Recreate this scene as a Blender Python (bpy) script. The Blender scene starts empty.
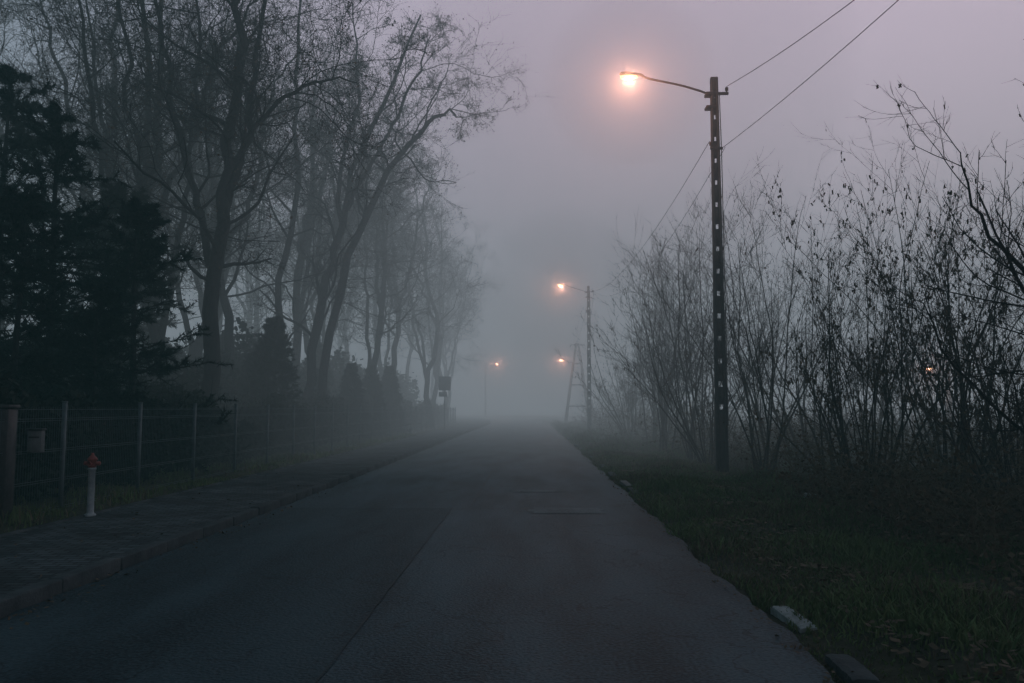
import bpy, math, random
import numpy as np
from mathutils import Vector

scene = bpy.context.scene
scene.view_settings.view_transform = 'Standard'
scene.view_settings.look = 'None'
scene.view_settings.exposure = 0
scene.view_settings.gamma = 1

# ------------------------------------------------------------------ materials
def new_mat(name):
    m = bpy.data.materials.new(name); m.use_nodes = True
    nt = m.node_tree
    return m, nt, nt.nodes, nt.links, nt.nodes['Principled BSDF']

def noise_mat(name, c1, c2, scale=5.0, rough=0.9, bump=0.0, bscale=60.0, detail=6.0, coord='Object', spec=0.3, stretch=None):
    m, nt, N, L, b = new_mat(name)
    tc = N.new('ShaderNodeTexCoord')
    src = tc.outputs[coord]
    if stretch:
        mp = N.new('ShaderNodeMapping'); mp.inputs['Scale'].default_value = stretch
        L.new(src, mp.inputs['Vector']); src = mp.outputs['Vector']
    n = N.new('ShaderNodeTexNoise'); n.inputs['Scale'].default_value = scale; n.inputs['Detail'].default_value = detail
    n.inputs['Roughness'].default_value = 0.65
    L.new(src, n.inputs['Vector'])
    r = N.new('ShaderNodeValToRGB')
    r.color_ramp.elements[0].position = 0.32; r.color_ramp.elements[0].color = (*c1, 1)
    r.color_ramp.elements[1].position = 0.68; r.color_ramp.elements[1].color = (*c2, 1)
    L.new(n.outputs['Fac'], r.inputs['Fac']); L.new(r.outputs['Color'], b.inputs['Base Color'])
    b.inputs['Roughness'].default_value = rough
    b.inputs['Specular IOR Level'].default_value = spec
    if bump > 0:
        n2 = N.new('ShaderNodeTexNoise'); n2.inputs['Scale'].default_value = bscale; n2.inputs['Detail'].default_value = 4
        L.new(src, n2.inputs['Vector'])
        bp = N.new('ShaderNodeBump'); bp.inputs['Strength'].default_value = bump; bp.inputs['Distance'].default_value = 0.02
        L.new(n2.outputs['Fac'], bp.inputs['Height']); L.new(bp.outputs['Normal'], b.inputs['Normal'])
    return m

def asphalt(name, lo, hi, rough):
    m, nt, N, L, b = new_mat(name)
    tc = N.new('ShaderNodeTexCoord')
    big = N.new('ShaderNodeTexNoise'); big.inputs['Detail'].default_value = 6
    mp = N.new('ShaderNodeMapping'); mp.inputs['Scale'].default_value = (1.6, 0.35, 1)
    L.new(tc.outputs['Object'], mp.inputs['Vector']); L.new(mp.outputs['Vector'], big.inputs['Vector'])
    big.inputs['Scale'].default_value = 0.9
    fine = N.new('ShaderNodeTexNoise'); fine.inputs['Scale'].default_value = 38; fine.inputs['Detail'].default_value = 3
    L.new(tc.outputs['Object'], fine.inputs['Vector'])
    mid = N.new('ShaderNodeTexNoise'); mid.inputs['Scale'].default_value = 6; mid.inputs['Detail'].default_value = 10
    mid.inputs['Roughness'].default_value = 0.9
    L.new(tc.outputs['Object'], mid.inputs['Vector'])
    a = N.new('ShaderNodeMath'); a.operation = 'MULTIPLY_ADD'; a.inputs[1].default_value = 0.60
    L.new(big.outputs['Fac'], a.inputs[0])
    a2 = N.new('ShaderNodeMath'); a2.operation = 'MULTIPLY'; a2.inputs[1].default_value = 0.55
    L.new(mid.outputs['Fac'], a2.inputs[0]); L.new(a2.outputs[0], a.inputs[2])
    a3 = N.new('ShaderNodeMath'); a3.operation = 'MULTIPLY_ADD'; a3.inputs[1].default_value = 0.65
    L.new(fine.outputs['Fac'], a3.inputs[0]); L.new(a.outputs[0], a3.inputs[2])
    r = N.new('ShaderNodeValToRGB')
    r.color_ramp.elements[0].position = 0.76; r.color_ramp.elements[0].color = (*lo, 1)
    r.color_ramp.elements[1].position = 1.0; r.color_ramp.elements[1].color = (*hi, 1)
    L.new(a3.outputs[0], r.inputs['Fac'])
    vo = N.new('ShaderNodeTexVoronoi'); vo.feature = 'DISTANCE_TO_EDGE'; vo.inputs['Scale'].default_value = 0.45
    wn = N.new('ShaderNodeTexNoise'); wn.inputs['Scale'].default_value = 2.5; wn.inputs['Detail'].default_value = 5
    L.new(tc.outputs['Object'], wn.inputs['Vector'])
    va = N.new('ShaderNodeVectorMath'); va.operation = 'ADD'
    L.new(tc.outputs['Object'], va.inputs[0]); L.new(wn.outputs['Color'], va.inputs[1])
    L.new(va.outputs[0], vo.inputs['Vector'])
    lt = N.new('ShaderNodeMath'); lt.operation = 'LESS_THAN'; lt.inputs[1].default_value = 0.006
    L.new(vo.outputs['Distance'], lt.inputs[0])
    lm = N.new('ShaderNodeMath'); lm.operation = 'MULTIPLY'; lm.inputs[1].default_value = 0.6
    L.new(lt.outputs[0], lm.inputs[0])
    mx = N.new('ShaderNodeMixRGB'); mx.inputs['Color2'].default_value = (lo[0]*.4, lo[1]*.4, lo[2]*.4, 1)
    L.new(lm.outputs[0], mx.inputs['Fac']); L.new(r.outputs['Color'], mx.inputs['Color1'])
    L.new(mx.outputs['Color'], b.inputs['Base Color'])
    rr = N.new('ShaderNodeMapRange'); rr.inputs['From Min'].default_value = .3; rr.inputs['From Max'].default_value = .7
    rr.inputs['To Min'].default_value = rough-.14; rr.inputs['To Max'].default_value = rough+.12
    L.new(mid.outputs['Fac'], rr.inputs['Value']); L.new(rr.outputs['Result'], b.inputs['Roughness'])
    b.inputs['Specular IOR Level'].default_value = 0.2
    bp = N.new('ShaderNodeBump'); bp.inputs['Strength'].default_value = 0.9; bp.inputs['Distance'].default_value = 0.015
    L.new(fine.outputs['Fac'], bp.inputs['Height']); L.new(bp.outputs['Normal'], b.inputs['Normal'])
    return m

M_ROAD = asphalt('asphalt', (0.006, 0.015, 0.021), (0.056, 0.092, 0.112), 0.60)
M_PATCH = asphalt('new_asphalt', (0.004, 0.011, 0.016), (0.038, 0.066, 0.080), 0.62)
M_WORN = asphalt('worn_asphalt', (0.030, 0.044, 0.052), (0.13, 0.165, 0.18), 0.66)
M_TAR = noise_mat('tar', (0.010, 0.014, 0.016), (0.028, 0.034, 0.038), 8, 0.6)
M_GROUND = noise_mat('soil_and_grass', (0.014, 0.017, 0.011), (0.048, 0.050, 0.028), 1.6, 0.95, 0.8, 14)
M_BARK = noise_mat('bark', (0.009, 0.012, 0.013), (0.030, 0.035, 0.036), 4, 0.95, 0.7, 30, stretch=(4, 4, 1))
M_BARK2 = noise_mat('shrub_bark', (0.022, 0.021, 0.020), (0.056, 0.051, 0.046), 4, 0.95)
M_NEEDLE = noise_mat('needles', (0.006, 0.014, 0.014), (0.016, 0.031, 0.028), 1.5, 0.85, spec=.1)
M_LEAF = noise_mat('evergreen_leaves', (0.008, 0.016, 0.015), (0.022, 0.036, 0.027), 2.5, 0.8, spec=.15)
M_DEAD = noise_mat('dead_leaves', (0.055, 0.040, 0.026), (0.14, 0.10, 0.064), 9, 0.85)
M_DRY = noise_mat('dry_stems', (0.070, 0.060, 0.042), (0.16, 0.135, 0.088), 3, 0.95)
M_GRASS = noise_mat('grass', (0.052, 0.086, 0.034), (0.130, 0.175, 0.070), 1.1, 0.8)
M_CONC = noise_mat('concrete', (0.09, 0.10, 0.104), (0.19, 0.20, 0.20), 5, 0.9, 0.4, 60)
M_CONCD = noise_mat('old_concrete', (0.030, 0.034, 0.036), (0.072, 0.077, 0.078), 4, 0.92, 0.4, 40)
M_KERB = noise_mat('kerb_concrete', (0.024, 0.031, 0.035), (0.070, 0.082, 0.087), 3, 0.9, 0.5, 40)
M_EDGE = noise_mat('white_kerb_concrete', (0.16, 0.17, 0.17), (0.36, 0.38, 0.38), 9, 0.85, 0.4, 50)
M_STEEL = noise_mat('galvanised_steel', (0.050, 0.075, 0.083), (0.10, 0.135, 0.145), 6, 0.55)
M_WIRE = noise_mat('fence_wire', (0.04, 0.062, 0.068), (0.08, 0.11, 0.118), 6, 0.55)
M_CABLE = noise_mat('cable', (0.012, 0.012, 0.012), (0.025, 0.025, 0.025), 6, 0.6)
M_WHITE = noise_mat('white_paint', (0.17, 0.21, 0.23), (0.34, 0.39, 0.40), 9, 0.5)
M_RED = noise_mat('red_paint', (0.16, 0.035, 0.03), (0.28, 0.065, 0.05), 9, 0.5)
M_DARK = noise_mat('dark_metal', (0.02, 0.02, 0.022), (0.05, 0.05, 0.052), 9, 0.5)
M_PORC = noise_mat('porcelain', (0.10, 0.06, 0.04), (0.16, 0.10, 0.07), 9, 0.25)

def paving_mat():
    m, nt, N, L, b = new_mat('paving_blocks')
    tc = N.new('ShaderNodeTexCoord')
    br = N.new('ShaderNodeTexBrick'); br.inputs['Scale'].default_value = 1.0
    br.inputs['Brick Width'].default_value = 0.2; br.inputs['Row Height'].default_value = 0.1
    br.inputs['Mortar Size'].default_value = 0.010
    br.inputs['Color1'].default_value = (0.032, 0.046, 0.054, 1); br.inputs['Color2'].default_value = (0.105, 0.122, 0.132, 1)
    br.inputs['Mortar'].default_value = (0.006, 0.010, 0.010, 1)
    L.new(tc.outputs['Object'], br.inputs['Vector'])
    n = N.new('ShaderNodeTexNoise'); n.inputs['Scale'].default_value = 1.2; n.inputs['Detail'].default_value = 8
    L.new(tc.outputs['Object'], n.inputs['Vector'])
    r = N.new('ShaderNodeMapRange'); r.inputs['From Min'].default_value = .3; r.inputs['From Max'].default_value = .7
    r.inputs['To Min'].default_value = .3; r.inputs['To Max'].default_value = 1.2
    L.new(n.outputs['Fac'], r.inputs['Value'])
    mx = N.new('ShaderNodeVectorMath'); mx.operation = 'SCALE'
    L.new(br.outputs['Color'], mx.inputs[0]); L.new(r.outputs['Result'], mx.inputs['Scale'])
    L.new(mx.outputs[0], b.inputs['Base Color']); b.inputs['Roughness'].default_value = 0.85
    b.inputs['Specular IOR Level'].default_value = 0.25
    bp = N.new('ShaderNodeBump'); bp.inputs['Distance'].default_value = 0.01
    L.new(br.outputs['Fac'], bp.inputs['Height']); bp.invert = True
    L.new(bp.outputs['Normal'], b.inputs['Normal'])
    return m
M_PAVE = paving_mat()

def emit_mat(name, col, strength):
    m, nt, N, L, b = new_mat(name)
    b.inputs['Base Color'].default_value = (.9, .8, .6, 1)
    b.inputs['Emission Color'].default_value = (*col, 1)
    b.inputs['Emission Strength'].default_value = strength
    return m
M_BULB = emit_mat('lamp_glass', (1.0, 0.50, 0.20), 3.2)

# ------------------------------------------------------------------ mesh tools
def mesh_np(name, V, F, mats, fmat=None, smooth=False):
    me = bpy.data.meshes.new(name)
    V = np.asarray(V, dtype=np.float32)
    me.vertices.add(len(V)); me.vertices.foreach_set('co', V.ravel())
    loops = np.concatenate([f.ravel() for f in F]).astype(np.int32)
    sizes = np.concatenate([np.full(len(f), f.shape[1]) for f in F])
    starts = np.concatenate([[0], np.cumsum(sizes)[:-1]]).astype(np.int32)
    me.loops.add(len(loops)); me.loops.foreach_set('vertex_index', loops)
    me.polygons.add(len(sizes)); me.polygons.foreach_set('loop_start', starts)
    for m in mats: me.materials.append(m)
    if fmat is not None: me.polygons.foreach_set('material_index', np.asarray(fmat, dtype=np.int32))
    if smooth: me.polygons.foreach_set('use_smooth', np.ones(len(sizes), dtype=bool))
    me.update(calc_edges=True); me.validate()
    return me

def add_obj(name, me, loc=(0, 0, 0), rot=0.0, scale=1.0, parent=None):
    o = bpy.data.objects.new(name, me)
    scene.collection.objects.link(o)
    o.location = loc; o.rotation_euler = (0, 0, rot)
    o.scale = (scale,)*3 if not hasattr(scale, '__len__') else scale
    if parent: o.parent = parent
    return o

def empty(name, loc):
    o = bpy.data.objects.new(name, None); scene.collection.objects.link(o); o.location = loc
    o.empty_display_size = .2
    return o

def norm(a): return a / np.maximum(np.linalg.norm(a, axis=-1, keepdims=True), 1e-9)

class Geo:
    def __init__(s): s.V = []; s.F = []; s.M = []; s.n = 0
    def add(s, V, F, mi=0):
        s.V.append(V.reshape(-1, 3)); s.F.append(F + s.n); s.M.append(np.full(len(F), mi)); s.n += len(s.V[-1])
    def tubes(s, P, R, k=3, mi=0):
        P = np.asarray(P, float); R = np.asarray(R, float)
        m, n, _ = P.shape
        T = np.empty_like(P); T[:, 1:-1] = P[:, 2:] - P[:, :-2]; T[:, 0] = P[:, 1]-P[:, 0]; T[:, -1] = P[:, -1]-P[:, -2]
        T = norm(T)
        mt = norm(P[:, -1]-P[:, 0])
        ref = np.where(np.abs(mt[:, 2:3]) > 0.8, np.array([[1., 0, 0]]), np.array([[0, 0, 1.]]))[:, None, :]
        A = norm(np.cross(T, np.broadcast_to(ref, T.shape))); B = np.cross(T, A)
        an = np.arange(k)*2*math.pi/k
        ring = P[:, :, None, :] + R[:, :, None, None]*(np.cos(an)[None, None, :, None]*A[:, :, None, :]+np.sin(an)[None, None, :, None]*B[:, :, None, :])
        idx = np.arange(m*n*k).reshape(m, n, k)
        a = idx[:, :-1, :]; b = np.roll(a, -1, axis=2); d = idx[:, 1:, :]; c = np.roll(d, -1, axis=2)
        F = np.stack([a, b, c, d], -1).reshape(-1, 4)
        s.add(ring, F, mi)
        if k == 4:
            s.F.append(idx[:, -1, :].reshape(-1, 4)+s.n-m*n*k); s.M.append(np.full(m, mi))
    def quads(s, C, U, W, mi=0):
        V = np.stack([C-U-W, C+U-W, C+U+W, C-U+W], 1)
        F = np.arange(len(C)*4).reshape(-1, 4)
        s.add(V, F, mi)
    def tris(s, A, B, C, mi=0):
        V = np.stack([A, B, C], 1); s.add(V, np.arange(len(A)*3).reshape(-1, 3), mi)
    def box(s, c, h, mi=0, taper=1.0):
        c = np.array(c, float); h = np.array(h, float)
        sg = np.array([[-1, -1, -1], [1, -1, -1], [1, 1, -1], [-1, 1, -1], [-1, -1, 1], [1, -1, 1], [1, 1, 1], [-1, 1, 1]], float)
        V = sg*h; V[4:, :2] *= taper; V = V + c
        F = np.array([[3, 2, 1, 0], [4, 5, 6, 7], [0, 1, 5, 4], [1, 2, 6, 5], [2, 3, 7, 6], [3, 0, 4, 7]])
        s.add(V, F, mi)
    def mesh(s, name, mats, smooth=False):
        return mesh_np(name, np.concatenate(s.V), s.F, mats, np.concatenate(s.M), smooth)

def resample(ctrl, n):
    c = np.array(ctrl, float)
    p = np.vstack([2*c[0]-c[1], c, 2*c[-1]-c[-2]])
    t = np.linspace(0, len(c)-1-1e-6, n); i = t.astype(int); f = (t-i)[:, None]
    p0, p1, p2, p3 = p[i], p[i+1], p[i+2], p[i+3]
    return .5*((2*p1)+(-p0+p2)*f+(2*p0-5*p1+4*p2-p3)*f*f+(-p0+3*p1-3*p2+p3)*f**3)

def sprout(P, R, c, t0, t1, ang, angsd, length, lsd, rr, n, wander, up, rng, rmin=0.005, tlen=0.5, tip=0.35):
    m, k, _ = P.shape
    L = np.broadcast_to(np.asarray(length, float), (m,))
    pi = np.repeat(np.arange(m), c)
    M = len(pi)
    t = rng.uniform(t0, t1, M)
    x = t*(k-1); i = np.minimum(x.astype(int), k-2); f = (x-i)[:, None]
    pos = P[pi, i]*(1-f)+P[pi, i+1]*f
    rad = R[pi, i]*(1-f[:, 0])+R[pi, i+1]*f[:, 0]
    T = norm(P[pi, i+1]-P[pi, i])
    rv = norm(rng.normal(size=(M, 3)))
    side = norm(np.cross(T, rv))
    a = np.radians(rng.normal(ang, angsd, M))[:, None]
    d = norm(T*np.cos(a)+side*np.sin(a))
    ll = L[pi]*(1-tlen*t)*np.clip(rng.normal(1, lsd, M), .35, 2)
    r0 = np.maximum(rad*rr*rng.uniform(.7, 1.1, M), rmin)
    pts = [pos]; step = (ll/(n-1))[:, None]
    for j in range(n-1):
        d = norm(d + rng.normal(size=(M, 3))*wander + np.array([0, 0, up]))
        pts.append(pts[-1]+d*step)
    Pc = np.stack(pts, 1)
    Rc = r0[:, None]*np.linspace(1, tip, n)[None, :]; Rc = np.maximum(Rc, rmin*.6)
    return Pc, Rc, ll

def bare_tree_mesh(name, mains, seed, l1=4.2, c=(13, 7, 6, 4), leaves=0, up=0.06, rmin=.006, gn=1.0, t0=.24):
    rng = np.random.default_rng(seed); g = Geo()
    Ps, Rs = [], []
    for ctrl, r0, r1 in mains:
        p = resample(ctrl, 22); p[1:-1] += rng.normal(size=(20, 3))*0.06
        Ps.append(p); rr = r0*(1-np.linspace(0, 1, 22))**.8+r1
        Rs.append(rr)
    P = np.stack(Ps); R = np.stack(Rs)
    Rb = R.copy(); Rb[:, 0] *= 1.3; Rb[:, 1] *= 1.08
    g.tubes(P, Rb, 9)
    Lm = np.full(len(P), l1)
    P1, R1, L1 = sprout(P, R, c[0], t0, 1, 52, 16, Lm, .35, .42, 10, .20*gn, up, rng, .018, .45)
    g.tubes(P1, R1, 6)
    P2, R2, L2 = sprout(P1, R1, c[1], .2, 1, 45, 15, L1*.52, .3, .5, 8, .22*gn, up*.8, rng, .009, .4)
    g.tubes(P2, R2, 4)
    P3, R3, L3 = sprout(P2, R2, c[2], .15, 1, 45, 16, L2*.55, .3, .6, 5, .24*gn, up*.6, rng, rmin, .3)
    g.tubes(P3, R3, 3)
    P4, R4, L4 = sprout(P3, R3, c[3], .15, 1, 45, 18, L3*.6, .3, .7, 4, .26*gn, up*.5, rng, rmin*.85, .2)
    g.tubes(P4, R4, 3)
    if leaves:
        idx = rng.integers(0, len(P4), leaves)
        C = P4[idx, -1]+rng.normal(size=(leaves, 3))*.05
        U = norm(rng.normal(size=(leaves, 3)))*rng.uniform(.015, .035, (leaves, 1)); W = norm(np.cross(U, rng.normal(size=(leaves, 3))))*rng.uniform(.012, .028, (leaves, 1))
        g.quads(C, U, W, 1)
    return g.mesh(name, [M_BARK, M_DEAD], False)

# ------------------------------------------------------------------ site layout
def cx(y):
    y = np.asarray(y, float)
    return -np.where(y > 75, (y-75)**2/620.0, 0)*1.0

def gz(x, y):
    x = np.asarray(x, float); y = np.asarray(y, float)
    und = .05*np.sin(x*1.7+y*.6)+.04*np.sin(x*.9-y*1.3+1)+.03*np.sin(x*3.1+y*2.3)+.02*np.sin(y*4.1-x*2.2)
    right = np.clip((x-1.75)/.8, 0, 1)
    farr = np.clip((x-4)/4, 0, 1)
    left = np.clip((-6.15-x)/.3, 0, 1)
    z = -.06+right*(.07+und*.8)+farr*.15*np.sin(y*.21+1)*1.0+left*(.17+und*.5)
    return z

def strip(name, x0, x1, y0, y1, z, mat, ny=160, nx=2, jag=0.0, seed=1, h=0.0):
    rng = np.random.default_rng(seed)
    ys = np.linspace(0, 1, ny)**1.6*(y1-y0)+y0 if (y1-y0) > 60 else np.linspace(y0, y1, ny)
    xs = np.linspace(x0, x1, nx)
    X = xs[None, :]+cx(ys)[:, None]
    if jag:
        j0 = np.convolve(rng.normal(size=ny), [.25, .5, .25], 'same')*jag
        j1 = np.convolve(rng.normal(size=ny), [.25, .5, .25], 'same')*jag
        X[:, 0] += j0; X[:, -1] += j1+.03*np.sin(ys*1.3)*(jag > .02)
    Y = np.repeat(ys[:, None], nx, 1)
    V = np.stack([X, Y, np.full_like(X, z)], -1).reshape(-1, 3)
    idx = np.arange(ny*nx).reshape(ny, nx)
    F = np.stack([idx[:-1, :-1], idx[:-1, 1:], idx[1:, 1:], idx[1:, :-1]], -1).reshape(-1, 4)
    g = Geo(); g.add(V, F)
    if h > 0:
        for col, flip in ((0, True), (nx-1, False)):
            T = V.reshape(ny, nx, 3)[:, col]; Bm = T.copy(); Bm[:, 2] -= h
            VV = np.concatenate([T, Bm]); i = np.arange(ny-1)
            FF = np.stack([i, i+ny, i+ny+1, i+1], -1)
            if not flip: FF = FF[:, ::-1]
            g.add(VV, FF)
        E = V.reshape(ny, nx, 3)[0][[0, -1]]; VV = np.concatenate([E, E-[0, 0, h]])
        g.add(VV, np.array([[0, 2, 3, 1]]))
    return add_obj(name, g.mesh(name, [mat]))

gxs = np.concatenate([[-600, -300, -150, -80, -50], np.linspace(-35, -7, 40), [-6.5, -6.16, -6.0, -4.0, 1.5, 1.72, 1.8], np.linspace(1.9, 22, 110), [25, 30, 40, 60, 100, 200, 400, 600]])
gys = np.concatenate([[-60, -20, -5], np.linspace(0, 40, 220), np.linspace(40.5, 120, 100), [150, 200, 300, 500, 900]])
GX, GY = np.meshgrid(gxs, gys)
GZ = gz(GX, GY)
V = np.stack([GX+cx(np.minimum(GY, 200)), GY, GZ], -1).reshape(-1, 3)
idx = np.arange(GX.size).reshape(GX.shape)
F = np.stack([idx[:-1, :-1], idx[:-1, 1:], idx[1:, 1:], idx[1:, :-1]], -1).reshape(-1, 4)
add_obj('ground', mesh_np('ground', V, [F], [M_GROUND], None, True))

strip('road', -4.05, 1.82, -12, 260, 0.0, M_ROAD, 1200, 8, .028, 2, .05)
strip('asphalt_patch', -3.95, -1.25, -10, 12.9, 0.005, M_PATCH, 160, 3, .015, 3, .004)
strip('asphalt_patch', 0.0, 1.15, 12.3, 13.0, 0.005, M_WORN, 14, 3, .07, 4)
strip('asphalt_patch', -.3, .5, 15.4, 15.8, 0.005, M_WORN, 10, 3, .07, 14)
strip('asphalt_seam', -1.256, -1.244, -10, 12.95, 0.0095, M_TAR, 200, 2, .006, 5)
strip('asphalt_seam', -.98, -.95, 13.1, 75, 0.005, M_TAR, 300, 2, .02, 6)
strip('pavement', -6.15, -4.22, -12, 260, 0.105, M_PAVE, 300, 2, 0, 7, .1)

g = Geo(); rng = np.random.default_rng(5)
for i in range(0, 150):
    y = -8+i*1.0
    dx = rng.normal()*.008; x = -4.135+float(cx(y+.5))+dx
    hh = .118+rng.normal()*.007
    g.box((x, y+.5, hh/2-.03), (.073, .493, hh/2+.03), 0)
me = g.mesh('kerb', [M_KERB]); k = add_obj('kerb', me)
bv = k.modifiers.new('b', 'BEVEL'); bv.width = .012; bv.segments = 2
g = Geo()
for i in range(0, 150):
    y = -8+i
    g.box((-6.19+float(cx(y+.5)), y+.5, .06), (.035, .494, .065), 0)
add_obj('pavement_edging', g.mesh('pavement_edging', [M_KERB]))

def edge_stone(x, y, lx, ly, z, rz, tilt, mat):
    rng = np.random.default_rng(int(y*10)); nxx, nyy = 7, 18
    g = Geo(); xs = np.linspace(-lx, lx, nxx); ysb = np.linspace(-ly, ly, nyy)
    XX, YY = np.meshgrid(xs, ysb)
    ZZ = .07-.01*(np.abs(XX)/lx)**9-.01*(np.abs(YY)/ly)**13+rng.normal(size=XX.shape)*.001
    XX = XX+rng.normal(size=XX.shape)*.002
    V = np.stack([XX, YY, ZZ], -1); idx = np.arange(XX.size).reshape(XX.shape)
    F = np.stack([idx[:-1, :-1], idx[:-1, 1:], idx[1:, 1:], idx[1:, :-1]], -1).reshape(-1, 4); g.add(V, F)
    per = np.concatenate([V[0], V[1:, -1], V[-1, ::-1][1:], V[::-1, 0][1:-1]]); n = len(per); lo = per.copy(); lo[:, 2] = -.09
    i = np.arange(n); j = (i+1) % n; g.add(np.concatenate([per, lo]), np.stack([i, i+n, j+n, j], -1))
    o = add_obj('kerb_stone', g.mesh('kerb_stone', [mat], False), (x, y, z), rz)
    o.rotation_euler = (tilt, -tilt*.5, rz)
edge_stone(2.0, 6.25, .07, .30, -.035, .06, .02, M_EDGE)
edge_stone(1.98, 5.12, .08, .26, -.05, -.05, -.02, M_KERB)
edge_stone(2.02, 17.0, .07, .5, -.03, .03, .02, M_CONC)
edge_stone(2.0, 15.6, .08, .45, -.04, .0, .02, M_KERB)
edge_stone(4.95, 14.3, .14, .10, .04, .8, .15, M_EDGE)
for i, y in enumerate([19.5, 22, 26, 31, 35, 42, 50]):
    edge_stone(1.98+.02*(i % 3), y, .08, .45, -.04+.01*(i % 2), .02*(i % 3-1), .02, M_KERB)

# ------------------------------------------------------------------ grass, litter
def grass(name, n, xr, yr, hmin, hmax, seed, mats, dens_pow=1.0, thin=1.0, clump=True, frac=8):
    rng = np.random.default_rng(seed)
    y = yr[0]+(yr[1]-yr[0])*rng.uniform(0, 1, n)**dens_pow
    x = rng.uniform(xr[0], xr[1], n)
    cl = np.sin(x*2.3+np.sin(y*1.1)*2)+np.sin(y*1.9+x*.7)+rng.normal(size=n)*.9
    if clump:
        keep = (cl > -1.1) & (x > xr[0]+.12+.10*np.sin(y*2.1)+.08*np.sin(y*5.3)); x = x[keep]; y = y[keep]; cl = cl[keep]; n = len(x)
    z = gz(x, y)-.01; X = x+cx(y)
    hfac = .55+.45*np.sin(x*1.9+y*.8)*np.sin(y*1.3-x)
    h = rng.uniform(hmin, hmax, n)*hfac*np.where(rng.uniform(size=n) > .93, 1.8, 1)+.02
    a = rng.uniform(0, 2*math.pi, n); w = rng.uniform(.003, .007, n)*thin*(1+y/14)
    base = np.stack([X, y, z], -1); s = np.stack([np.cos(a), np.sin(a), 0*a], -1)*w[:, None]
    b = rng.uniform(0, 2*math.pi, n); le = rng.uniform(.1, .9, n)*h
    tip = base+np.stack([np.cos(b)*le, np.sin(b)*le, h], -1)
    mid = base+np.stack([np.cos(b)*le*.3, np.sin(b)*le*.3, h*.6], -1)
    g = Geo()
    V = np.stack([base-s, base+s, mid+s*.8, mid-s*.8], 1); g.add(V, np.arange(n*4).reshape(-1, 4), 0)
    g.tris(mid-s*.8, mid+s*.8, tip, 0)
    nf = np.random.default_rng(seed+1).uniform(0, 10, n)+2.2*np.sin(x*1.4+1.3*y)+1.6*np.sin(y*.7-x*2)
    mi = np.where(nf < frac, 0, 1); g.M = [mi, mi]
    return add_obj(name, g.mesh(name, mats))
grass('grass_verge', 170000, (1.70, 5.4), (3.0, 32), .03, .15, 21, [M_GRASS, M_DRY], 1.6, 1.0, True, 6.6)
grass('grass_verge', 34000, (4.4, 10), (4.0, 30), .08, .34, 22, [M_DRY, M_GRASS], 1.4, 1, True, 6)
grass('grass_verge', 30000, (1.9, 7), (30, 80), .1, .4, 23, [M_DRY, M_GRASS], 1.1, 1, True, 5)
grass('grass_verge', 22000, (-8.5, -6.2), (5, 45), .04, .22, 24, [M_GRASS, M_DRY], 1.3)

def litter(name, n, xr, yr, seed, zf, size=(.02, .045)):
    rng = np.random.default_rng(seed)
    x = rng.uniform(*xr, n) if not callable(xr) else xr(rng, n)
    y = yr[0]+(yr[1]-yr[0])*rng.uniform(0, 1, n)**1.5
    z = zf(x, y)+rng.uniform(.006, .02, n)
    C = np.stack([x+cx(y), y, z], -1)
    U = rng.normal(size=(n, 3)); U[:, 2] *= .25; U = norm(U)
    W = norm(np.cross(U, np.array([0, 0, 1.])+rng.normal(size=(n, 3))*.3))
    sz = rng.uniform(*size, n)[:, None]
    g = Geo(); g.quads(C, U*sz, W*sz*.6, 0)
    return add_obj(name, g.mesh(name, [M_DEAD]))
litter('fallen_leaves', 11000, (2.3, 9), (4, 30), 31, lambda x, y: gz(x, y)+.03, (.015, .035))
litter('fallen_leaves', 700, lambda r, n: 1.78+np.abs(r.normal(size=n))*.15-.1, (3, 40), 32, lambda x, y: 0*x+.004, (.008, .018))
litter('fallen_leaves', 600, lambda r, n: -4.03+np.abs(r.normal(size=n))*.16, (4, 40), 33, lambda x, y: 0*x+.004, (.008, .02))
litter('fallen_leaves', 600, (-6.15, -4.3), (4, 45), 34, lambda x, y: 0*x+.106, (.008, .02))

# ------------------------------------------------------------------ left trees
def rel(base, pts): return [(p[0]-base[0], p[1]-base[1], p[2]) for p in pts]
bA = (-9.05, 22)
mA = [(rel(bA, [(-9.05, 22, -.1), (-8.95, 22, 3), (-8.75, 22, 6), (-8.6, 22, 8.8), (-8.35, 22, 11.4), (-8.3, 21.6, 14.5), (-8.0, 21.5, 18)]), .225, .03),
      (rel(bA, [(-8.8, 22, 5.6), (-8.55, 22.1, 7.6), (-8.1, 22.3, 9.7), (-7.9, 22.5, 13), (-7.4, 22.5, 17)]), .12, .02),
      (rel(bA, [(-8.85, 22, 5.0), (-9.3, 22, 7), (-10.0, 21.8, 9.6), (-10.5, 21.5, 13), (-11.2, 21.5, 16.5)]), .10, .02),
      (rel(bA, [(-8.6, 22, 8.4), (-7.9, 22, 9.4), (-6.9, 22.1, 10.6), (-5.9, 22.2, 11.1), (-5.0, 22.3, 11)]), .07, .015)]
add_obj('bare_tree', bare_tree_mesh('bare_tree_a', mA, 101, 3.4, (13, 7, 6, 4), 2500), (bA[0], bA[1], 0))
bB = (-8.7, 31)
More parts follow.
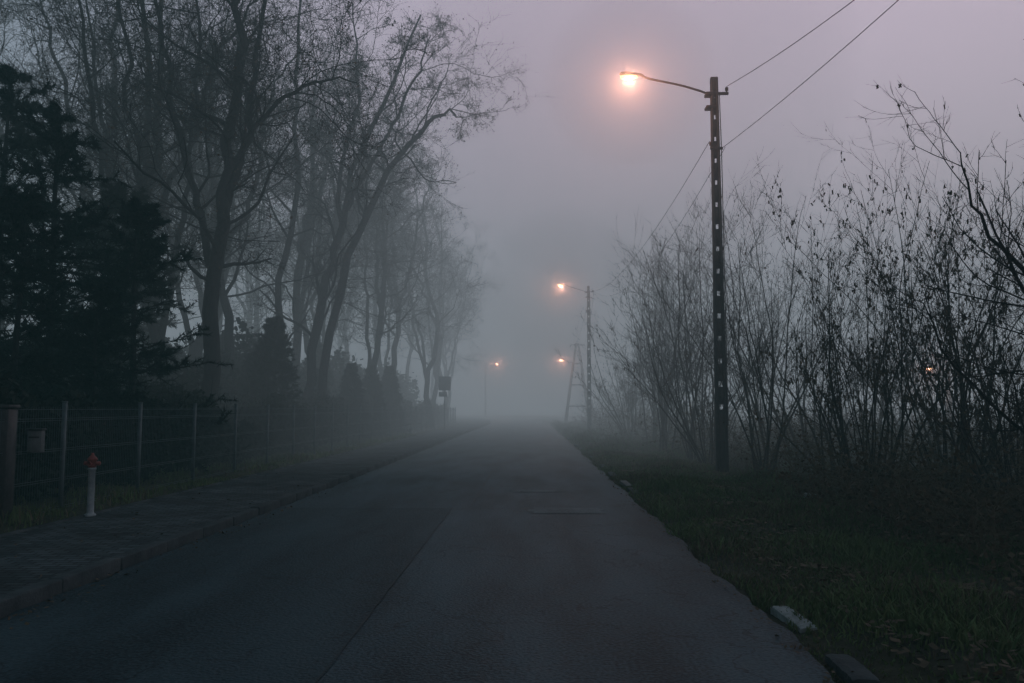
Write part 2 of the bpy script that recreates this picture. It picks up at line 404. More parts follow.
mB = [(rel(bB, [(-8.9, 31, -.1), (-8.75, 31, 2.3), (-8.25, 31, 5.9), (-7.6, 31, 8.3), (-7.0, 31, 11), (-5.6, 31, 14.3), (-4.4, 31, 17.5)]), .19, .03),
      (rel(bB, [(-8.4, 31.3, -.1), (-8.2, 31.3, 2.5), (-7.2, 31.4, 7.6), (-5.9, 31.5, 10.8), (-4.4, 31.5, 12.8), (-3.4, 31.5, 13.6), (-2.8, 31.5, 13.4)]), .18, .02),
      (rel(bB, [(-9.3, 30.7, -.1), (-9.6, 30.6, 3), (-9.7, 30.5, 6), (-9.1, 30.5, 10), (-9.3, 30.5, 14.5), (-9.0, 30.3, 19)]), .15, .03),
      (rel(bB, [(-7.5, 31, 8.6), (-7.6, 31, 11), (-6.9, 31, 14), (-7.2, 31, 18)]), .09, .02),
      (rel(bB, [(-7.3, 31, 9.5), (-6.2, 30.6, 11.3), (-4.8, 30.4, 13.8), (-3.9, 30.3, 16.3)]), .08, .02)]
add_obj('bare_tree', bare_tree_mesh('bare_tree_b', mB, 102, 3.7, (15, 7, 7, 4), 5000, .03), (bB[0], bB[1], 0))

def generic(seed, h=17, forks=2, r=.24, lean=(0, 0)):
    rng = np.random.default_rng(seed); ms = []
    tr = [(0, 0, -.1)]
    x = y = 0
    for i in range(1, 6):
        x += rng.normal()*.35+lean[0]/5; y += rng.normal()*.35+lean[1]/5; tr.append((x, y, h*i/5))
    ms.append((tr, r, .02))
    for f in range(forks):
        i = int(rng.integers(1, 3)); s = tr[i]; a = rng.uniform(0, 6.28); sp = rng.uniform(1.5, 3)
        p = [s]
        for j in range(1, 4):
            p.append((s[0]+math.cos(a)*sp*j/3*1.2+rng.normal()*.2, s[1]+math.sin(a)*sp*j/3*1.2+rng.normal()*.2, s[2]+(h*.92-s[2])*j/3))
        ms.append((p, r*.5, .015))
    return ms
V1 = bare_tree_mesh('bare_tree_c', generic(1, 18, 2, .19), 201, 3.8, (16, 6, 6, 4), 1500)
V2 = bare_tree_mesh('bare_tree_d', generic(2, 16, 3, .19), 202, 3.6, (14, 6, 6, 4), 1500)
V3 = bare_tree_mesh('bare_tree_e', generic(3, 19, 2, .20, (1.5, 0)), 203, 4.2, (15, 7, 6, 4), 1500, .02)
V4 = bare_tree_mesh('bare_tree_f', generic(4, 13, 3, .14), 204, 3.2, (15, 6, 6, 4), 1500)
placed = [(V1, -15.0, 26.5, .3, 1.0), (V2, -12.6, 29, 2.0, 1.05), (V3, -13.5, 34, 5.6, 1.0), (V1, -17.5, 36, 4.0, 1.0), (V4, -18.5, 27, 1.0, 1.15),
          (V2, -8.6, 42, 1.0, 1.0), (V4, -10.8, 39, 3.0, 1.2), (V3, -13, 45, .5, 1.0), (V1, -8.3, 50, 2.6, 1.05), (V4, -7.2, 58, .2, 1.4), (V2, -10.5, 58, 4.2, 1.1),
          (V3, -8.8, 68, 1.8, 1.05), (V1, -14.5, 63, 3.7, 1.1), (V2, -8.4, 80, 5.1, 1.1), (V4, -9.6, 92, 2.2, 1.4), (V1, -12, 78, .9, 1.1), (V3, -17, 52, 3.1, 1.1),
          (V2, -22, 44, 2.2, 1.15), (V3, -25, 34, .2, 1.1), (V1, -12, 100, 2, 1.1), (V3, -13, 112, 4, 1.1), (V2, -20, 72, 1, 1.2), (V1, -21, 88, 5, 1.2),
          (V3, -19, 31, 2.2, 1), (V2, -16.5, 41, 3.3, 1.1), (V1, -21, 58, 1.3, 1.1), (V4, -11.8, 24.5, 2.4, 1.3), (V1, -10.9, 27.8, 5.2, .95), (V3, -13.4, 23, 1.2, .9), (V2, -10.6, 35.5, .4, 1.1)]
for me, x, y, r, s in placed:
    add_obj('bare_tree', me, (x, y, 0), r, s)

# ------------------------------------------------------------------ conifers
def conifer_mesh(name, h, r, seed, nb=90, per=9, ndl=42000, droop=-.02, z0=.06, powr=.8, nl=.10, irr=.45, flat=.8, nw=18, jit=.015):
    rng = np.random.default_rng(seed); g = Geo()
    tr = resample([(0, 0, -.1), (.05, .03, h*.4), (0, .06, h*.75), (0, 0, h)], 12)[None]
    R = (h*.013*(1-np.linspace(0, 1, 12))+.012)[None]
    g.tubes(tr, R, 8)
    wh = np.linspace(z0, .97, nw)+rng.normal(size=nw)*.01; t = np.clip(wh[rng.integers(0, nw, nb)]+rng.normal(size=nb)*jit, z0, .985)
    n = 8; a = rng.uniform(0, 2*math.pi, nb)
    wl = rng.uniform(1-irr, 1+irr*.5, nb)
    L = r*((1-t)**powr)*wl+.15
    d = np.stack([np.cos(a), np.sin(a), rng.normal(.08, .14, nb)+t*.6], -1); d = norm(d)
    pts = [np.stack([0*t, 0*t, t*h], -1)]
    for j in range(n-1):
        d = norm(d+rng.normal(size=(nb, 3))*.07+np.array([0, 0, droop+(.10 if j > 3 else -.07)]))
        pts.append(pts[-1]+d*(L/(n-1))[:, None])
    P1 = np.stack(pts, 1); R1 = np.maximum((L*.010)[:, None]*np.linspace(1, .3, n)[None], .005)
    g.tubes(P1, R1, 4)
    P2, R2, L2 = sprout(P1, R1, per, .15, 1, 46, 12, L*.38, .35, .6, 5, .08, .04, rng, .004, .55)
    P2[:, :, 2] = P2[:, :1, 2]+(P2[:, :, 2]-P2[:, :1, 2])*flat
    g.tubes(P2, R2, 3)
    m = len(P2); idx = rng.integers(0, m, ndl); tt = rng.uniform(0, 1, ndl)*4; i = np.minimum(tt.astype(int), 3); f = (tt-i)[:, None]
    base = P2[idx, i]*(1-f)+P2[idx, i+1]*f; T = norm(P2[idx, i+1]-P2[idx, i])
    dd = norm(T*.8+rng.normal(size=(ndl, 3))*.55)
    ln = rng.uniform(.5, 1.2, ndl)[:, None]*nl
    wv = norm(np.cross(dd, rng.normal(size=(ndl, 3))))*nl*.08
    g.tris(base-wv, base+wv, base+dd*ln, 1)
    k = ndl//4; idx = rng.integers(0, nb, k); tt = rng.uniform(2, 7, k); i = np.minimum(tt.astype(int), 6); f = (tt-i)[:, None]
    base = P1[idx, i]*(1-f)+P1[idx, i+1]*f; T = norm(P1[idx, i+1]-P1[idx, i])
    dd = norm(T*.9+rng.normal(size=(k, 3))*.6); wv = norm(np.cross(dd, rng.normal(size=(k, 3))))*nl*.08
    g.tris(base-wv, base+wv, base+dd*rng.uniform(.5, 1.2, k)[:, None]*nl, 1)
    k = 500; base = np.stack([rng.normal(size=k)*.02, rng.normal(size=k)*.02, h*rng.uniform(.88, 1.0, k)], -1)
    dd = norm(rng.normal(size=(k, 3))*.6+np.array([0, 0, .9])); wv = norm(np.cross(dd, rng.normal(size=(k, 3))))*nl*.08
    g.tris(base-wv, base+wv, base+dd*nl, 1)
    return g.mesh(name, [M_BARK, M_NEEDLE])
C1 = conifer_mesh('pine_a', 9.0, 3.1, 301, 130, 9, 50000, -.02, .05, .6, .15, .55, .75, 17, .012)
C2 = conifer_mesh('pine_b', 6.6, 2.4, 302, 112, 8, 42000, -.02, .03, .7, .14, .55, .75, 15, .012)
C3 = conifer_mesh('spruce_c', 4.6, 1.15, 303, 420, 7, 75000, -.04, .0, .75, .12, .22, .9, 60, .02)
for me, x, y, r, s in [(C1, -10.6, 17.2, .4, .92), (C1, -12.6, 18.5, 2.7, 1.08), (C2, -8.9, 17.6, 1.1, .95), (C2, -9.3, 14.2, 4.0, .85), (C1, -15.5, 21, 3.3, 1.05), (C2, -10.4, 19.8, 5.0, 1.1), (C1, -9.9, 12.6, 1.9, .62),
                       (C2, -8.6, 15.6, 2.2, .62), (C2, -12.4, 24.5, .6, .95)]:
    add_obj('pine_tree', me, (x, y, 0), r, s)
for x, y, r, s in [(-8.6, 26.5, 0, 1.0), (-9.6, 27.3, 2, .75), (-8.1, 36, 1, .78), (-8.0, 40, 3, .8), (-7.9, 44.5, 4, .85), (-8.6, 48, 5, .8), (-9.0, 33.6, 2.2, .7), (-11.6, 30, 2.9, .95), (-10.2, 38, 1.4, 1.0)]:
    add_obj('spruce_tree', C3, (x, y, 0), r, (s*1.05, s*1.05, s))

def hedge(name, x0, x1, y0, y1, h, n, seed, size=(.03, .06), mat=M_LEAF):
    rng = np.random.default_rng(seed)
    y = rng.uniform(y0, y1, n); x = rng.uniform(x0, x1, n)
    top = h*(.72+.18*np.sin(y*.9+seed)+.14*np.sin(y*2.3+x*1.5)+.1*np.sin(x*2+y*.37))
    z = top*rng.uniform(0, 1, n)**.6+np.abs(rng.normal(size=n))*.09*h/2
    C = np.stack([x+cx(y), y, z], -1); U = norm(rng.normal(size=(n, 3))); Wv = norm(np.cross(U, rng.normal(size=(n, 3))))
    s = rng.uniform(*size, n)[:, None]
    g = Geo(); g.quads(C, U*s, Wv*s*.7, 1)
    m = int((y1-y0)*10); b = np.stack([rng.uniform(x0, x1, m), rng.uniform(y0, y1, m), np.zeros(m)], -1); b[:, 0] += cx(b[:, 1])
    t = b+np.stack([rng.normal(size=m)*.3, rng.normal(size=m)*.3, h*rng.uniform(.6, 1.25, m)], -1)
    g.tubes(np.stack([b, (b+t)/2+rng.normal(size=(m, 3))*.08, t], 1), np.tile([.012, .009, .004], (m, 1)), 3, 0)
    return add_obj(name, g.mesh(name, [M_BARK, mat]))
hedge('hedge', -9.6, -7.7, 6, 24, 1.9, 60000, 41)
hedge('hedge', -9.4, -7.8, 24, 75, 2.0, 60000, 42, (.05, .09))
hedge('hedge', -15, -9.5, 9, 26, 2.6, 50000, 43, (.06, .10))
hedge('hedge', -19, -10, 26, 44, 4.2, 60000, 44, (.07, .11))
hedge('hedge', -17, -10, 46, 72, 4.5, 30000, 45, (.09, .14))

# ------------------------------------------------------------------ right shrubs
def shrub_mesh(name, seed, h=5.2, stems=14, spread=.35, leaves=250, c=(7, 4, 3), rb=.028):
    rng = np.random.default_rng(seed); g = Geo()
    n = 14
    a = rng.uniform(0, 2*math.pi, stems)
    b = np.stack([np.cos(a)*rng.uniform(0, .3, stems), np.sin(a)*rng.uniform(0, .3, stems), 0*a-.05], -1)
    tilt = np.abs(rng.normal(0, spread, stems))
    d = norm(np.stack([np.cos(a)*tilt, np.sin(a)*tilt, 0*a+1], -1))
    L = h*rng.uniform(.5, 1.15, stems); pts = [b]
    for j in range(n-1):
        d = norm(d+rng.normal(size=(stems, 3))*.075+np.array([0, 0, .015])); pts.append(pts[-1]+d*(L/(n-1))[:, None])
    P = np.stack(pts, 1); R = rb*rng.uniform(.45, 1.2, stems)[:, None]*np.linspace(1, .16, n)[None]
    R = np.maximum(R, .004)
    g.tubes(P, R, 5)
    P1, R1, L1 = sprout(P, R, c[0], .3, .97, 32, 10, L*.34, .35, .5, 8, .08, .05, rng, .0045, .5)
    g.tubes(P1, R1, 3)
    P2, R2, L2 = sprout(P1, R1, c[1], .15, 1, 34, 10, L1*.45, .3, .65, 5, .09, .05, rng, .0036, .3)
    g.tubes(P2, R2, 3)
    P3, R3, L3 = sprout(P2, R2, c[2], .2, 1, 34, 12, L2*.5, .3, .7, 3, .1, .03, rng, .003, .3)
    g.tubes(P3, R3, 3)
    if leaves:
        idx = rng.integers(0, len(P2), leaves); k = rng.integers(0, 4, leaves)
        C = P2[idx, k]+rng.normal(size=(leaves, 3))*.02; C[:, 2] -= .03
        U = rng.normal(size=(leaves, 3))*.3; U[:, 2] -= 1; U = norm(U)*rng.uniform(.02, .042, (leaves, 1))
        Wv = norm(np.cross(U, rng.normal(size=(leaves, 3))))*rng.uniform(.008, .018, (leaves, 1))
        g.quads(C, U, Wv, 1)
    return g.mesh(name, [M_BARK2, M_DEAD])
S1 = shrub_mesh('bare_shrub_a', 401, 5.9, 12, .26, 80, (8, 4, 3))
S2 = shrub_mesh('bare_shrub_b', 402, 5.4, 14, .38, 1300)
S3 = shrub_mesh('bare_shrub_c', 403, 4.4, 12, .5, 200)
S4 = shrub_mesh('bare_shrub_d', 404, 6.4, 9, .2, 0, (9, 5, 3))
S5 = shrub_mesh('bare_shrub_e', 405, 5.8, 11, .31, 120, (8, 4, 3), .034)
sh = [(S2, 6.2, 15.2, 0, 1.0), (S5, 7.4, 17.0, 1.2, 1.05), (S2, 8.6, 15.6, 2.4, 1.05), (S1, 5.6, 19.5, 3.1, 1.05), (S4, 6.4, 21.5, .5, 1.1), (S3, 5.1, 22.8, 2, 1.1), (S1, 9.6, 18.5, 4.4, 1.1),
      (S5, 7.6, 22.5, 5.2, 1.15), (S4, 5.1, 25, 1, 1.2), (S5, 5.8, 28, 3, 1.3), (S1, 6.8, 30, 2, 1.3), (S4, 5.2, 32, 4, 1.3), (S4, 4.8, 29, 2.4, 1.15), (S5, 6.4, 37, 1, 1.35), (S3, 5.3, 42, 2, 1.3), (S1, 7.2, 41, 5, 1.3), (S4, 5.5, 36, 5, 1.25),
      (S5, 5.9, 47, 0, 1.1), (S2, 7.2, 53, 3, 1.1), (S3, 5.8, 60, 1, 1.0), (S1, 7.6, 66, 4, .9), (S3, 5.8, 72, 2, .8), (S2, 9.5, 80, 2, .9), (S2, 10.5, 25, 3, 1.1), (S1, 9.5, 33, 4, 1.2), (S5, 13, 28, 5, 1.1),
      (S3, 7.2, 12.2, 2.0, .72), (S5, 11.2, 13.9, 5, .95), (S4, 10.2, 15.0, 1, .85), (S2, 8.2, 13.6, 2.2, .85), (S5, 6.9, 18.4, 3.9, .95), (S2, 7.6, 14.8, 4.6, 1.05), (S3, 9.4, 12.6, 1.3, .8)]
for me, x, y, r, s in sh:
    add_obj('bare_shrub', me, (x, y, float(gz(x, y))), r, s)

def small_tree(name, mains, seed, cc=(13, 6, 3), l1=1.25):
    rng = np.random.default_rng(seed); g = Geo(); Ps = []; Rs = []
    for c_, r0, r1 in mains:
        p = resample(c_, 16); p[1:] += rng.normal(size=(15, 3))*.025; Ps.append(p); Rs.append(r0*(1-np.linspace(0, 1, 16))**.9+r1)
    P = np.stack(Ps); R = np.stack(Rs); g.tubes(P, R, 7)
    P1, R1, L1 = sprout(P, R, cc[0], .15, 1, 42, 12, l1, .35, .5, 10, .10, .06, rng, .006, .3); g.tubes(P1, R1, 5)
    P2, R2, L2 = sprout(P1, R1, cc[1], .1, 1, 42, 12, L1*.45, .3, .6, 6, .12, .06, rng, .0035, .3); g.tubes(P2, R2, 3)
    P3, R3, L3 = sprout(P2, R2, cc[2], .1, 1, 40, 12, L2*.45, .3, .7, 4, .12, .03, rng, .0024, .3); g.tubes(P3, R3, 3)
    n = 200; idx = rng.integers(0, len(P2), n); C = P2[idx, 4].copy(); C[:, 2] -= .03
    U = rng.normal(size=(n, 3))*.3; U[:, 2] -= 1; U = norm(U)*.026; Wv = norm(np.cross(U, rng.normal(size=(n, 3))))*.009
    g.quads(C, U, Wv, 1)
    return g.mesh(name, [M_BARK, M_DEAD])
mT = [([(0, 0, -.1), (-.1, 0, .8), (-.5, .0, 1.9), (-1.0, .1, 3.0), (-1.3, .1, 4.0), (-1.5, .2, 4.9)], .06, .010),
      ([(-.1, 0, .7), (-.8, -.2, 1.1), (-1.7, -.3, 1.9), (-2.3, -.3, 3.0), (-2.7, -.4, 3.9)], .04, .006),
      ([(.0, .1, .5), (-.7, .3, .9), (-1.6, .5, 1.2), (-2.4, .5, 1.9), (-2.9, .5, 2.8)], .035, .006),
      ([(-.5, 0, 1.9), (-1.0, .2, 2.4), (-1.8, .3, 3.1), (-2.3, .3, 3.8), (-2.5, .3, 4.5)], .04, .006),
      ([(0, 0, .8), (.2, .2, 2.2), (-.3, .3, 3.6), (-.8, .3, 5.0)], .05, .008)]
add_obj('bare_tree', small_tree('bare_tree_g', mT, 77), (7.4, 8.7, 0))
add_obj('bare_tree', small_tree('bare_tree_h', mT, 78), (9.4, 10.6, 0), .35, 1.1)
add_obj('bare_tree', small_tree('bare_tree_i', mT[:3], 79, (10, 5, 3), 1.0), (6.7, 7.4, 0), -.5, .62)

def bramble(name, n, xr, yr, hh, seed, leaves, mats):
    rng = np.random.default_rng(seed); g = Geo()
    x = rng.uniform(*xr, n); y = rng.uniform(*yr, n)
    dens = np.sin(x*1.3+y*.6)+np.sin(y*1.1-x*.5)+rng.normal(size=n)*.8; k = dens > -.8; x = x[k]; y = y[k]; n = len(x)
    b = np.stack([x+cx(y), y, gz(x, y)-.03], -1)
    a = rng.uniform(0, 2*math.pi, n); d = norm(np.stack([np.cos(a)*.6, np.sin(a)*.6, 0*a+1.1], -1))
    L = hh*rng.uniform(.6, 1.6, n); pts = [b]; m = 9
    for j in range(m-1):
        d = norm(d+rng.normal(size=(n, 3))*.13+np.array([0, 0, -.12])); pts.append(pts[-1]+d*(L/(m-1))[:, None])
    P = np.stack(pts, 1); R = np.tile(np.linspace(.006, .003, m), (n, 1))
    g.tubes(P, R, 3)
    P1, R1, L1 = sprout(P, R, 3, .2, 1, 50, 15, L*.35, .3, .8, 5, .15, -.04, rng, .003, .3); g.tubes(P1, R1, 3)
    idx = rng.integers(0, len(P1), leaves); kk = rng.integers(0, 5, leaves); C = P1[idx, kk]+rng.normal(size=(leaves, 3))*.03
    U = norm(rng.normal(size=(leaves, 3)))*rng.uniform(.012, .03, (leaves, 1)); Wv = norm(np.cross(U, rng.normal(size=(leaves, 3))))*rng.uniform(.010, .022, (leaves, 1))
    g.quads(C, U, Wv, 1)
    return add_obj(name, g.mesh(name, mats))
bramble('bramble_thicket', 2200, (5.0, 13), (10, 32), 1.5, 51, 20000, [M_DRY, M_DEAD])
bramble('bramble_thicket', 1300, (4.2, 11), (30, 75), 2.0, 52, 14000, [M_DRY, M_DEAD])
bramble('bramble_thicket', 1200, (4.4, 9.5), (6.5, 14), .8, 53, 10000, [M_DRY, M_DEAD])
bramble('bramble_thicket', 1200, (9, 20), (14, 45), 1.8, 54, 12000, [M_DRY, M_DEAD])

# ------------------------------------------------------------------ fence (left)
g = Geo(); ys = np.arange(7.1, 75, 2.3)
for y in ys:
    x = -6.9+float(cx(y)); g.box((x, y, .85), (.026, .026, .83), 0); g.box((x, y, 1.69), (.03, .03, .012), 0)
zl = [.14, .17, .55, .58, 0.98, 1.01, 1.42, 1.45, 1.58]
for i in range(len(ys)-1):
    y0, y1 = ys[i]+.03, ys[i+1]-.03; x0 = -6.9+float(cx(y0)); x1 = -6.9+float(cx(y1))
    P = np.array([[[x0, y0, z], [x1, y1, z]] for z in zl]); g.tubes(P, np.full((len(zl), 2), .0038), 4, 1)
    nv = 40 if y0 < 40 else 20
    yy = np.linspace(y0+.02, y1-.02, nv); xx = x0+(x1-x0)*(yy-y0)/(y1-y0)
    P = np.stack([np.stack([xx-.006, yy, 0*yy+.1], -1), np.stack([xx-.006, yy, 0*yy+1.62], -1)], 1); g.tubes(P, np.full((nv, 2), .0028), 4, 1)
add_obj('wire_mesh_fence', g.mesh('wire_mesh_fence', [M_STEEL, M_WIRE]))
g = Geo(); ysr = np.arange(12, 40, 2.5)
for y in ysr: g.box((13.5, y, .8), (.03, .03, .85), 0)
P = np.array([[[13.5, 12, z], [13.5, 39.5, z]] for z in np.arange(.15, 1.65, .12)]); g.tubes(P, np.full((len(P), 2), .004), 4, 1)
nv = 230; yy = np.linspace(12, 39.5, nv); P = np.stack([np.stack([0*yy+13.5, yy, 0*yy+.1], -1), np.stack([0*yy+13.5, yy, 0*yy+1.6], -1)], 1); g.tubes(P, np.full((nv, 2), .0035), 4, 1)
add_obj('wire_mesh_fence', g.mesh('wire_mesh_fence_b', [M_STEEL, M_WIRE]))

g = Geo(); g.box((0, 0, .78), (.10, .10, .81), 0); g.box((0, 0, 1.62), (.12, .12, .025), 0)
o = add_obj('gate_post', g.mesh('gate_post', [M_DARK]), (-6.95, 10.45, 0)); b = o.modifiers.new('b', 'BEVEL'); b.width = .01
g = Geo(); g.box((0, 0, 0), (.10, .045, .15), 0); g.box((0, -.05, .06), (.075, .006, .012), 1); g.box((0, -.006, .165), (.115, .06, .015), 1)
o = add_obj('mailbox', g.mesh('mailbox', [M_CONC, M_DARK]), (-6.84, 10.95, 1.14)); b = o.modifiers.new('b', 'BEVEL'); b.width = .008

def lathe(g, prof, k=20, mi=0, c=(0, 0, 0)):
    P = np.array([[(c[0], c[1], c[2]+z) for r, z in prof]], float); R = np.array([[max(r, .001) for r, z in prof]])
    an = np.arange(k)*2*math.pi/k; n = len(prof)
    V = P[0][:, None, :]+R[0][:, None, None]*np.stack([np.cos(an), np.sin(an), 0*an], -1)[None]
    idx = np.arange(n*k).reshape(n, k); a = idx[:-1]; b_ = np.roll(a, -1, 1); d = idx[1:]; c_ = np.roll(d, -1, 1)
    g.add(V, np.stack([a, b_, c_, d], -1).reshape(-1, 4), mi)
g = Geo()
lathe(g, [(0, 0), (.075, 0), (.075, .03), (.055, .04), (.045, .06), (.045, .64), (.055, .645), (.055, .67), (0.0, .672)], 24, 0)
lathe(g, [(0, .674), (.05, .674), (.055, .70), (.055, .77), (.066, .775), (.066, .795), (.045, .82), (.028, .84), (.02, .855), (.02, .875), (0, .877)], 24, 1)
P = np.array([[(-.11, 0, .73), (-.055, 0, .73), (.055, 0, .73), (.11, 0, .73)]]); g.tubes(P, np.array([[.032, .028, .028, .032]]), 4, 1)
P = np.array([[(0, -.10, .73), (0, -.055, .73), (0, 0, .73)]]); g.tubes(P, np.array([[.038, .033, .033]]), 4, 1)
add_obj('fire_hydrant', g.mesh('fire_hydrant', [M_WHITE, M_RED], False), (-6.12, 11.1, .10))

# ------------------------------------------------------------------ lamps
def scatter_mat(name, dens, aniso=.3, emis=0, ecol=(1, 1, 1)):
    fm = bpy.data.materials.new(name); fm.use_nodes = True; nt = fm.node_tree
    for n_ in list(nt.nodes): nt.nodes.remove(n_)
    o_ = nt.nodes.new('ShaderNodeOutputMaterial')
    sc = nt.nodes.new('ShaderNodeVolumeScatter'); sc.inputs['Color'].default_value = (1, 1, 1, 1); sc.inputs['Density'].default_value = dens; sc.inputs['Anisotropy'].default_value = aniso
    if emis:
        em = nt.nodes.new('ShaderNodeEmission'); em.inputs['Color'].default_value = (*ecol, 1); em.inputs['Strength'].default_value = emis
        ad = nt.nodes.new('ShaderNodeAddShader'); nt.links.new(sc.outputs[0], ad.inputs[0]); nt.links.new(em.outputs[0], ad.inputs[1]); nt.links.new(ad.outputs[0], o_.inputs['Volume'])
    else:
        nt.links.new(sc.outputs[0], o_.inputs['Volume'])
    return fm
HALO_MIST = [(5.5, scatter_mat('halo_mist_thin', .020, .55)), (2.2, scatter_mat('halo_mist_mid', .036, .45))]  # denser scattering balls, added around the lamps to strengthen their halos
def ball(r):
    g = Geo(); prof = [(r*math.sin(math.pi*i/24), -r*math.cos(math.pi*i/24)) for i in range(25)]
    lathe(g, prof, 40); return g
def lamp_light(parent, loc, e, r=.12, halo=True):
    l = bpy.data.lights.new('lamp_light', 'POINT'); l.energy = e; l.color = (1.0, .42, .27); l.shadow_soft_size = r
    o = bpy.data.objects.new('lamp_light', l); scene.collection.objects.link(o); o.location = loc; o.parent = parent
    if halo:
        for R_, m in HALO_MIST:
            add_obj('halo_mist', ball(R_).mesh('halo_mist', [m], True), loc, parent=parent)  # added volume that shapes the glow around this lamp

def lamp_parts(parent, top, reach, ang, energy, zatt, halo=True):
    ca, sa = math.cos(ang), math.sin(ang)
    def q(r, z): return (ca*r, sa*r, z)
    g = Geo()
    arm = resample([q(.08, zatt-.02), q(.35, zatt+.10), q(.9, zatt+.27), q(reach*.75, zatt+.43), q(reach-.3, zatt+.52)], 14)[None]
    g.tubes(arm, np.full((1, 14), .028), 10, 0)
    g.box((ca*.1, sa*.1, zatt), (.13, .13, .035), 0); g.box((ca*.1, sa*.1, zatt-.35), (.13, .13, .03), 0)
    add_obj('arm', g.mesh('arm', [M_DARK], True), parent=parent)
    g = Geo(); k = 16; V = []
    prof = [(0, .03, .03), (.04, .045, .05), (.12, .065, .055), (.22, .085, .065), (.34, .11, .07), (.46, .12, .07), (.56, .10, .06), (.60, .06, .04), (.62, .01, .01)]
    for s_, w, h in prof:
        for j in range(k):
            a = 2*math.pi*j/k; yy = math.cos(a)*w; zz = math.sin(a)*h
            if zz < 0: zz *= .35
            r = reach-.34+s_
            V.append((ca*r-sa*yy, sa*r+ca*yy, zatt+.53+zz+s_*.06))
    V = np.array(V); m = len(prof); idx = np.arange(m*k).reshape(m, k); a = idx[:-1]; b_ = np.roll(a, -1, 1); d = idx[1:]; c_ = np.roll(d, -1, 1)
    g.add(V, np.stack([a, b_, c_, d], -1).reshape(-1, 4), 0)
    add_obj('head', g.mesh('head', [M_STEEL], True), parent=parent)
    g = Geo(); V = []
    prof = [(0, .02, .0), (.03, .08, .045), (.10, .11, .07), (.2, .115, .08), (.3, .10, .07), (.36, .06, .04), (.38, .01, 0)]
    for s_, w, h in prof:
        for j in range(k):
            a = 2*math.pi*j/k; yy = math.cos(a)*w; zz = -.03+math.sin(a)*h if math.sin(a) < 0 else -.03
            r = reach-.18+s_*1.15
            V.append((ca*r-sa*yy, sa*r+ca*yy, zatt+.53+zz))
    V = np.array(V); m = len(prof); idx = np.arange(m*k).reshape(m, k); a = idx[:-1]; b_ = np.roll(a, -1, 1); d = idx[1:]; c_ = np.roll(d, -1, 1)
    g.add(V, np.stack([a, b_, c_, d], -1).reshape(-1, 4), 0)
    add_obj('glass_bowl', g.mesh('glass_bowl', [M_BULB], True), parent=parent)
    lamp_light(parent, (ca*(reach+.03), sa*(reach+.03), zatt+.53-.145), energy, .03, halo)

def zn_pole(g, H, wb=.14, wt=.09, mi=0):
    def w(z): return wb+(wt-wb)*z/H
    for sx in (-1, 1):
        V = []
        for z in (0, H):
            ww = w(z); t = .03; dd = ww*.75
            x0 = sx*ww; x1 = sx*(ww-2*t)
            V += [(min(x0, x1), -dd, z), (max(x0, x1), -dd, z), (max(x0, x1), dd, z), (min(x0, x1), dd, z)]
        g.add(np.array(V, float), np.array([[3, 2, 1, 0], [4, 5, 6, 7], [0, 1, 5, 4], [1, 2, 6, 5], [2, 3, 7, 6], [3, 0, 4, 7]]), mi)
    z = 0.0
    while z < H-.1:
        L = 1.6 if z == 0 else .44
        L = min(L, H-z); zc = z+L/2; ww = w(zc)-.057
        g.box((0, 0, zc), (ww, .035, L/2), mi)
        z += L+.13
    g.box((0, 0, H-.12), (w(H)-.057, w(H)*.7, .12), mi)

def insul(g, x, y, z, mi=1):
    lathe(g, [(0, 0), (.02, 0), (.02, .04), (.045, .05), (.045, .075), (.03, .085), (.045, .095), (.045, .12), (.02, .14), (0, .142)], 12, mi, (x, y, z))

def street_lamp(x, y, H, reach, ang, e, halo=True):
    p = empty('street_lamp', (x, y, float(gz(x-float(cx(y)), y))-.02))
    g = Geo(); zn_pole(g, H)
    g2 = Geo()
    g2.box((.10, 0, H-.42), (.26, .035, .03), 0)
    insul(g2, .32, 0, H-.39)
    g2.box((.0, -.12, H-1.9), (.16, .02, .03), 0); insul(g2, -.14, -.12, H-1.87)
    g2.tubes(np.array([[(.10, -.13, H-.5), (.12, -.14, H-2), (.13, -.15, 1.2)]]), np.full((1, 3), .012), 6, 0)
    add_obj('pole', g.mesh('pole', [M_CONCD]), parent=p)
    add_obj('bracket', g2.mesh('bracket', [M_DARK, M_PORC]), parent=p)
    lamp_parts(p, H, reach, ang, e, H-.45, halo)
    return p
E = 150
street_lamp(4.75, 20, 10.12, 2.15, math.pi, E*1.2)
street_lamp(4.1, 55.5, 10.1, 1.9, math.pi, E*1.3)

# two-legged corner pole with a lamp on it
p = empty('street_lamp', (5.1, 86, 0)); g = Geo()
for s in (-1, 1):
    P = np.array([[(s*1.3, 0, 0), (s*.7, 0, 4.4), (s*.11, 0, 8.6)]]); g.tubes(P, np.array([[.19, .16, .12]]), 4)
for z, w in ((1.8, 1.05), (4.1, .74), (6.4, .42)): g.box((0, 0, z), (w, .07, .09))
g.box((0, 0, 8.4), (.8, .06, .06)); add_obj('pole', g.mesh('pole', [M_CONCD]), parent=p)
lamp_parts(p, 8.6, 1.7, math.pi, E*1.7, 6.3)
street_lamp(-7.4, 132, 9.2, 1.9, 0.15, E*5)
street_lamp(23.3, 45, 3.9, 1.0, math.pi, 170, False)

